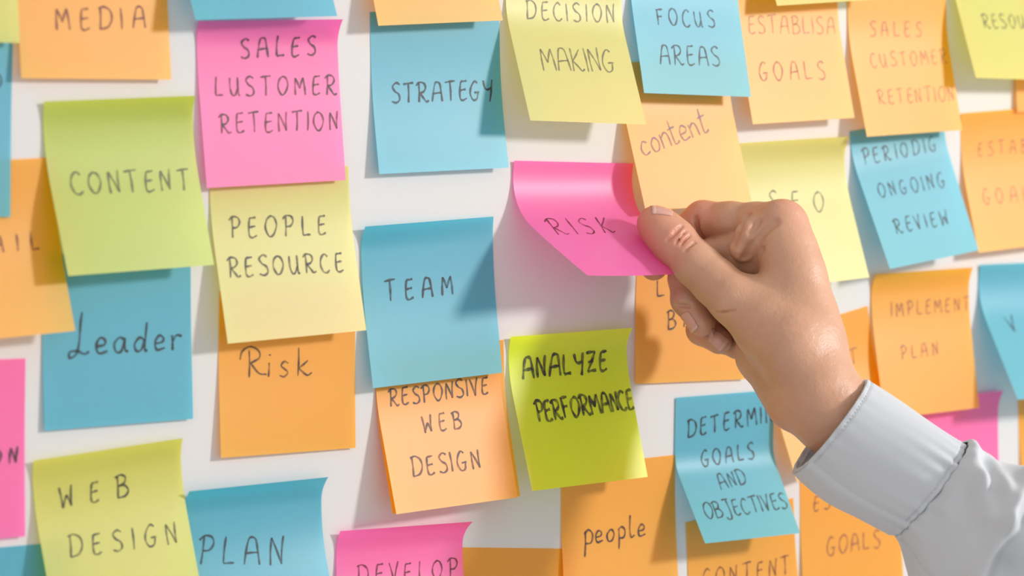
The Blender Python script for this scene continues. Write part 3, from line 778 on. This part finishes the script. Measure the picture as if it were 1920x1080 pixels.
def skin_surface(lo, hi, step):
    """naive surface nets on the distance field"""
    n = [int(math.ceil((hi[i] - lo[i]) / step)) + 1 for i in range(3)]
    ax = [lo[i] + step * np.arange(n[i], dtype=np.float32) for i in range(3)]
    # coarse pass first: the fine grid is only worked out near the skin
    R = 4
    nc = [(k - 1) // R + 2 for k in n]
    cx = [lo[i] + step * R * np.arange(nc[i], dtype=np.float32) for i in range(3)]
    G = np.stack(np.meshgrid(*cx, indexing='ij'), -1).reshape(-1, 3)
    Cf = hand_field(G).reshape(nc)
    ii = [np.minimum((np.arange(n[i]) + R // 2) // R, nc[i] - 1) for i in range(3)]
    V = Cf[ii[0]][:, ii[1]][:, :, ii[2]].copy()
    near = np.argwhere(np.abs(V) < step * (R * 1.0 + 1.5))
    for k in range(0, len(near), 400000):
        q = near[k:k + 400000]
        V[tuple(q.T)] = hand_field(np.array(lo, np.float32) + step * q.astype(np.float32))
    S = V < 0
    cells = np.zeros([k - 1 for k in n], np.int8)
    corners = [(i, j, k) for i in (0, 1) for j in (0, 1) for k in (0, 1)]
    for i, j, k in corners:
        cells += S[i:n[0] - 1 + i, j:n[1] - 1 + j, k:n[2] - 1 + k]
    act = np.argwhere((cells > 0) & (cells < 8))
    idx = -np.ones(cells.shape, np.int64)
    idx[tuple(act.T)] = np.arange(len(act))
    acc, cnt = np.zeros((len(act), 3)), np.zeros(len(act))
    for c0 in corners:
        for axn in range(3):
            if c0[axn]:
                continue
            c1 = list(c0)
            c1[axn] = 1
            v0 = V[tuple((act + c0).T)]
            v1 = V[tuple((act + c1).T)]
            mk = (v0 < 0) != (v1 < 0)
            t = np.where(mk, v0 / np.where(mk, v0 - v1, 1), 0)
            p = np.array(c0, float)[None, :] + np.zeros((len(act), 3))
            p[:, axn] += t
            acc[mk] += p[mk]
            cnt[mk] += 1
    verts = (act + acc / cnt[:, None]) * step + np.array(lo)
    quads = []
    for axn in range(3):
        b_, c_ = (axn + 1) % 3, (axn + 2) % 3
        sl0, sl1 = [slice(None)] * 3, [slice(None)] * 3
        sl0[axn], sl1[axn] = slice(0, -1), slice(1, None)
        E = np.argwhere(S[tuple(sl0)] != S[tuple(sl1)])
        ok = (E[:, b_] > 0) & (E[:, c_] > 0) & (E[:, b_] < n[b_] - 1) & (E[:, c_] < n[c_] - 1)
        E = E[ok]
        inside = S[tuple(E.T)]

        def nb(db, dc):
            q = E.copy()
            q[:, b_] += db
            q[:, c_] += dc
            return idx[tuple(q.T)]
        q = np.stack([nb(-1, -1), nb(0, -1), nb(0, 0), nb(-1, 0)], 1)
        q[~inside] = q[~inside][:, ::-1]
        quads.append(q)
    return verts, np.concatenate(quads)


pts = np.array([p for g in CONES.values() for s in g for p in (s[0], s[1])])
lo = pts.min(0) - 26
hi = pts.max(0) + 26
hv, hq = skin_surface(lo, hi, 0.62)
# relax once so the grid does not show
for _ in range(1):
    acc = np.zeros_like(hv)
    cnt = np.zeros(len(hv))
    for a_, b_ in ((0, 1), (1, 2), (2, 3), (3, 0)):
        np.add.at(acc, hq[:, a_], hv[hq[:, b_]])
        np.add.at(acc, hq[:, b_], hv[hq[:, a_]])
        np.add.at(cnt, hq[:, a_], 1)
        np.add.at(cnt, hq[:, b_], 1)
    hv = hv * .5 + acc / cnt[:, None] * .5

wrist = W(CONES['palm'][0][0])
person = bpy.data.objects.new('person', None)
COL.objects.link(person)
person.location = wrist
person['label'] = 'person in a pale grey shirt, hand reaching in to pinch the pink RISK note'
person['category'] = 'person'

me = mesh_of('hand', [W(p) - wrist for p in hv], [tuple(int(i) for i in q) for q in hq], SKIN)
fl = np.zeros(len(hv))
for c, r in FLUSH:
    d = np.linalg.norm(hv - np.array(c), axis=1)
    fl = np.maximum(fl, np.exp(-(d / r) ** 2))
at_ = me.attributes.new('flush', 'FLOAT', 'POINT')
at_.data.foreach_set('value', fl.astype(np.float32))
hand = link('hand', me, person)

# finger nails: thin curved plates lying on the finger ends
NAILS = [
    ('thumb', (66.9, -29.9, 33.4), (-0.762, 0.311, 0.450), (-0.380, -0.615, 0.688), 9.5, 9.5),
    ('middle', (80.8, -41.3, -18.7), (0.329, -0.464, -0.793), (-0.968, -0.254, -0.022), 8.2, 10.5),
    ('ring', (95.8, -43.9, -30.6), (0.441, -0.651, -0.587), (-0.629, -0.676, 0.387), 7.4, 9.5)]
for finger, c, tip, face, wid, ln in NAILS:
    c, t, f = np.array(c), np.array(tip), np.array(face)
    t /= np.linalg.norm(t)
    f = f - t * (f @ t)
    f /= np.linalg.norm(f)
    sd = np.cross(t, f)
    nu, nv = 12, 14
    J, I = np.meshgrid(np.arange(nv + 1), np.arange(nu + 1), indexing='ij')
    x, y = (I / nu * 2 - 1).ravel(), (J / nv * 2 - 1).ravel()
    # rounded root, gently arched free edge
    yy = y * ln / 2 * (1 - .18 * x * x * np.where(y < 0, 1, .45))
    xx = x * wid / 2 * (1 - .10 * (y < 0) * y * y)
    P0 = c + yy[:, None] * t + xx[:, None] * sd
    Q = P0 + f * 14
    for _ in range(26):
        d = hand_field(Q)
        Q = Q - f * (d * .8)[:, None]
        low = ((Q - P0) @ f) < -9
        Q[low] -= f * (((Q - P0) @ f)[low] + 9)[:, None]
    arch = .35 + .25 * (1 - x * x) + np.where(y > .75, .35, 0)
    top, bot = list(Q + arch[:, None] * f), list(Q - .3 * f)
    vv = [W(p) - wrist for p in top + bot]
    k0 = len(top)
    fs, mi = [], []
    for j in range(nv):
        for i in range(nu):
            k = j * (nu + 1) + i
            fs.append((k, k + 1, k + nu + 2, k + nu + 1))
            mi.append(1 if j >= nv - 2 else 0)
            fs.append((k0 + k, k0 + k + nu + 1, k0 + k + nu + 2, k0 + k + 1))
            mi.append(0)
    rim = [i for i in range(nu + 1)] + [j * (nu + 1) + nu for j in range(1, nv + 1)] + [nv * (nu + 1) + i for i in range(nu - 1, -1, -1)] + [j * (nu + 1) for j in range(nv - 1, 0, -1)]
    for a_, b_ in zip(rim, rim[1:] + rim[:1]):
        fs.append((b_, a_, k0 + a_, k0 + b_))
        mi.append(1)
    link('fingernail', mesh_of('fingernail', vv, fs, [NAIL, NAIL_RIM], idx=mi), hand)

# cuff and sleeve: rings given by their upper and lower edge and half their depth, in mm
CUFF = [
    ((110.9, -133.2, -41.9), (80.6, -115.5, -85.4), 26.0),
    ((118.6, -149.0, -51.8), (87.0, -130.4, -97.1), 26.5),
    ((125.0, -163.6, -61.0), (94.3, -145.5, -104.5), 27.0),
    ((130.9, -177.9, -70.1), (101.5, -160.5, -111.4), 27.5)]
SLEEVE = [
    ((130.5, -177.6, -70.4), (101.3, -160.3, -111.4), 27.0),
    ((131.4, -182.2, -71.2), (101.7, -165.1, -116.8), 30.0),
    ((131.8, -190.5, -76.0), (99.7, -172.3, -127.6), 34.0),
    ((132.8, -200.2, -76.7), (97.5, -181.0, -140.5), 37.0),
    ((134.7, -213.1, -78.3), (97.8, -194.3, -155.7), 40.0),
    ((138.3, -233.8, -82.0), (103.7, -217.7, -168.4), 43.0),
    ((149.1, -270.6, -90.4), (114.7, -255.4, -183.6), 46.0),
    ((157.7, -348.9, -113.9), (124.4, -334.9, -210.4), 50.0),
    ((159.4, -447.5, -140.9), (126.2, -433.8, -239.2), 56.0)]
RIDGES = [
    ((95.9, -172.2, -111.8), (92.9, -182.0, -118.5), -1.0, 1.3),
    ((92.9, -182.0, -118.5), (87.7, -197.7, -124.9), -1.0, 1.3),
    ((123.5, -187.5, -70.7), (108.5, -206.8, -82.6), 4.6, 4.5),
    ((108.5, -206.8, -82.6), (99.5, -220.6, -94.6), 4.2, 4.5),
    ((125.4, -197.0, -75.5), (109.6, -218.8, -84.2), 3.6, 4.5),
    ((109.6, -218.8, -84.2), (102.7, -227.8, -92.8), 1.6, 5.0),
    ((118.3, -200.5, -76.0), (107.2, -216.5, -85.8), -2.6, 3.5),
    ((108.5, -196.0, -78.9), (97.3, -196.1, -93.2), 2.6, 4.5),
    ((106.9, -192.6, -80.0), (95.8, -190.8, -95.3), -1.6, 3.5),
    ((122.0, -217.7, -78.3), (109.4, -225.0, -85.7), 1.8, 6.0),
    ((121.3, -227.0, -80.1), (100.1, -232.0, -97.5), 6.0, 4.0),
    ((100.1, -232.0, -97.5), (87.9, -226.7, -120.7), 6.0, 4.0),
    ((87.9, -226.7, -120.7), (84.9, -217.9, -139.5), 5.5, 4.5),
    ((111.5, -240.2, -88.1), (94.5, -241.2, -111.2), -6.0, 7.0),
    ((101.8, -242.0, -98.8), (94.6, -242.6, -111.6), 3.0, 4.5),
    ((97.2, -204.3, -94.8), (90.0, -196.2, -111.9), -1.8, 8.0),
    ((92.7, -184.6, -107.2), (89.3, -193.2, -119.8), 1.2, 6.0),
    ((93.4, -242.1, -114.2), (88.6, -240.1, -127.1), -4.0, 7.0)]


def ring_at(rings, u):
    """u 0..1 along the rings, smooth"""
    s = u * (len(rings) - 1)
    i = min(int(s), len(rings) - 2)
    t = s - i

    def get(j):
        j = min(max(j, 0), len(rings) - 1)
        return np.concatenate([rings[j][0], rings[j][1], [rings[j][2]]])
    p0, p1, p2, p3 = get(i - 1), get(i), get(i + 1), get(i + 2)
    r = .5 * (2 * p1 + (p2 - p0) * t + (2 * p0 - 5 * p1 + 4 * p2 - p3) * t * t + (3 * p1 - p0 - 3 * p2 + p3) * t ** 3)
    return r[:3], r[3:6], r[6]


def tube_point(rings, u, th, grow=0.0):
    A, B, h = ring_at(rings, u)
    M = (A + B) / 2
    half = (A - M)
    a = np.linalg.norm(half)
    ca, sa = math.cos(th), math.sin(th)
    ca2 = math.copysign(abs(ca) ** .9, ca)
    sa2 = math.copysign(abs(sa) ** .9, sa)
    e = half / a
    return M + e * ca2 * (a + grow) - FWD * sa2 * (h + grow), e * ca - FWD * sa


def ridge_push(p):
    s = 0.0
    for a, b, amp, sg in RIDGES:
        a, b = np.array(a), np.array(b)
        ba = b - a
        t = min(max(((p - a) @ ba) / (ba @ ba), 0), 1)
        d = p - a - t * ba
        dd = d @ FWD
        d2 = d @ d - dd * dd * .97
        s += amp * math.exp(-d2 / sg ** 2)
    return s


def pucker(th, u, fall, seed):
    rng = np.random.RandomState(seed)
    s = 0
    for k in range(5):
        s += math.sin(th * (11 + 4 * k) + rng.uniform(0, 6)) * .2
    return s * math.exp(-u / fall)


def tube(name, rings, nu, nt_, shape, parent, thick, close_end):
    vo, vi = [], []
    for j in range(nu + 1):
        u = j / nu
        for i in range(nt_):
            th = 2 * math.pi * i / nt_
            g = shape(u, th, tube_point(rings, u, th)[0])
            p, nrm = tube_point(rings, u, th, g)
            q, _ = tube_point(rings, u, th, g - thick)
            vo.append(W(p) - wrist)
            vi.append(W(q) - wrist)
    k0 = len(vo)
    fs = []
    for j in range(nu):
        for i in range(nt_):
            a, b_ = j * nt_ + i, j * nt_ + (i + 1) % nt_
            fs.append((a, b_, b_ + nt_, a + nt_))
            fs.append((k0 + a, k0 + a + nt_, k0 + b_ + nt_, k0 + b_))
    for j in (0, nu):
        for i in range(nt_):
            a, b_ = j * nt_ + i, j * nt_ + (i + 1) % nt_
            fs.append((a, k0 + a, k0 + b_, b_) if j == 0 else (a, b_, k0 + b_, k0 + a))
    return link(name, mesh_of(name, vo + vi, fs, COTTON), parent)


def sleeve_shape(u, th, p):
    g = ridge_push(p) if math.sin(th) > -.3 else 0
    u = u * 8 / 6
    g += 1.3 * pucker(th, u, .10, 5)
    g += 1.2 * math.sin(th * 3 + u * 9) * min(u, 1) * .6
    return g - 1.2 * math.exp(-u / .02)


def cuff_shape(u, th, p):
    g = 2.2 * pucker(th, 1 - u, .16, 3) + .6 * pucker(th, u, .12, 4)
    g += .25 * math.sin(th * 4 + u * 7)
    g -= .9 * math.exp(-(1 - u) / .012)            # seam sinks where the sleeve joins
    g -= .45 * math.exp(-((u - .06) / .012) ** 2)    # row of stitching near the edge
    g -= .45 * math.exp(-((u - .93) / .012) ** 2)
    return g


sleeve = tube('shirt_sleeve', SLEEVE, 200, 200, sleeve_shape, person, 1.0, False)
cuff = tube('cuff', CUFF, 120, 260, cuff_shape, sleeve, 2.4, False)


# the overlapping end of the cuff, a second layer along its underside
vo, fs = [], []
NA, NU = 24, 60
for side in (0, 1):
    for j in range(NU + 1):
        for i in range(NA + 1):
            u, th = .015 + .985 * j / NU, math.radians(128 + 80 * i / NA)
            edge = min(i, NA - i) / NA
            g = cuff_shape(u, th, None) * .5 + 2.6 * min(1, edge * 9) * (1 - side * .55) - 1.2
            p, _ = tube_point(CUFF, u, th, g)
            vo.append(W(p) - wrist)
K0 = (NU + 1) * (NA + 1)
for j in range(NU):
    for i in range(NA):
        a = j * (NA + 1) + i
        fs.append((a, a + 1, a + NA + 2, a + NA + 1))
        fs.append((K0 + a, K0 + a + NA + 1, K0 + a + NA + 2, K0 + a + 1))
for i in range(NA):
    fs.append((i, K0 + i, K0 + i + 1, i + 1))
link('placket', mesh_of('placket', vo, fs, COTTON), cuff)


def stitches(u0, rings, shape, count, ln):
    vs_, fs = [], []
    for k in range(count):
        th0 = 2 * math.pi * k / count
        if math.sin(th0) < -.5:
            continue
        for sgn in (0, 1):
            pass
        P = []
        for s_ in (-.5, 0, .5):
            th = th0 + s_ * ln
            g = shape(u0, th, tube_point(rings, u0, th)[0])
            p, nrm = tube_point(rings, u0, th, g + .18 + .2 * (s_ == 0))
            P.append(p)
        ax = P[2] - P[0]
        ax /= np.linalg.norm(ax)
        _, nrm = tube_point(rings, u0, th0, 0)
        sd = np.cross(ax, nrm)
        sd /= np.linalg.norm(sd)
        k0 = len(vs_)
        for p in P:
            vs_ += [W(p - sd * .22) - wrist, W(p + nrm * .22) - wrist, W(p + sd * .22) - wrist]
        for a in (0, 3):
            fs += [(k0 + a, k0 + a + 1, k0 + a + 4, k0 + a + 3), (k0 + a + 1, k0 + a + 2, k0 + a + 5, k0 + a + 4)]
    return vs_, fs


for u0, cnt in ((.06, 90), (.93, 90)):
    a_, b_ = stitches(u0, CUFF, cuff_shape, cnt, .038)
    link('stitching', mesh_of('stitching', a_, b_, THREAD), cuff)
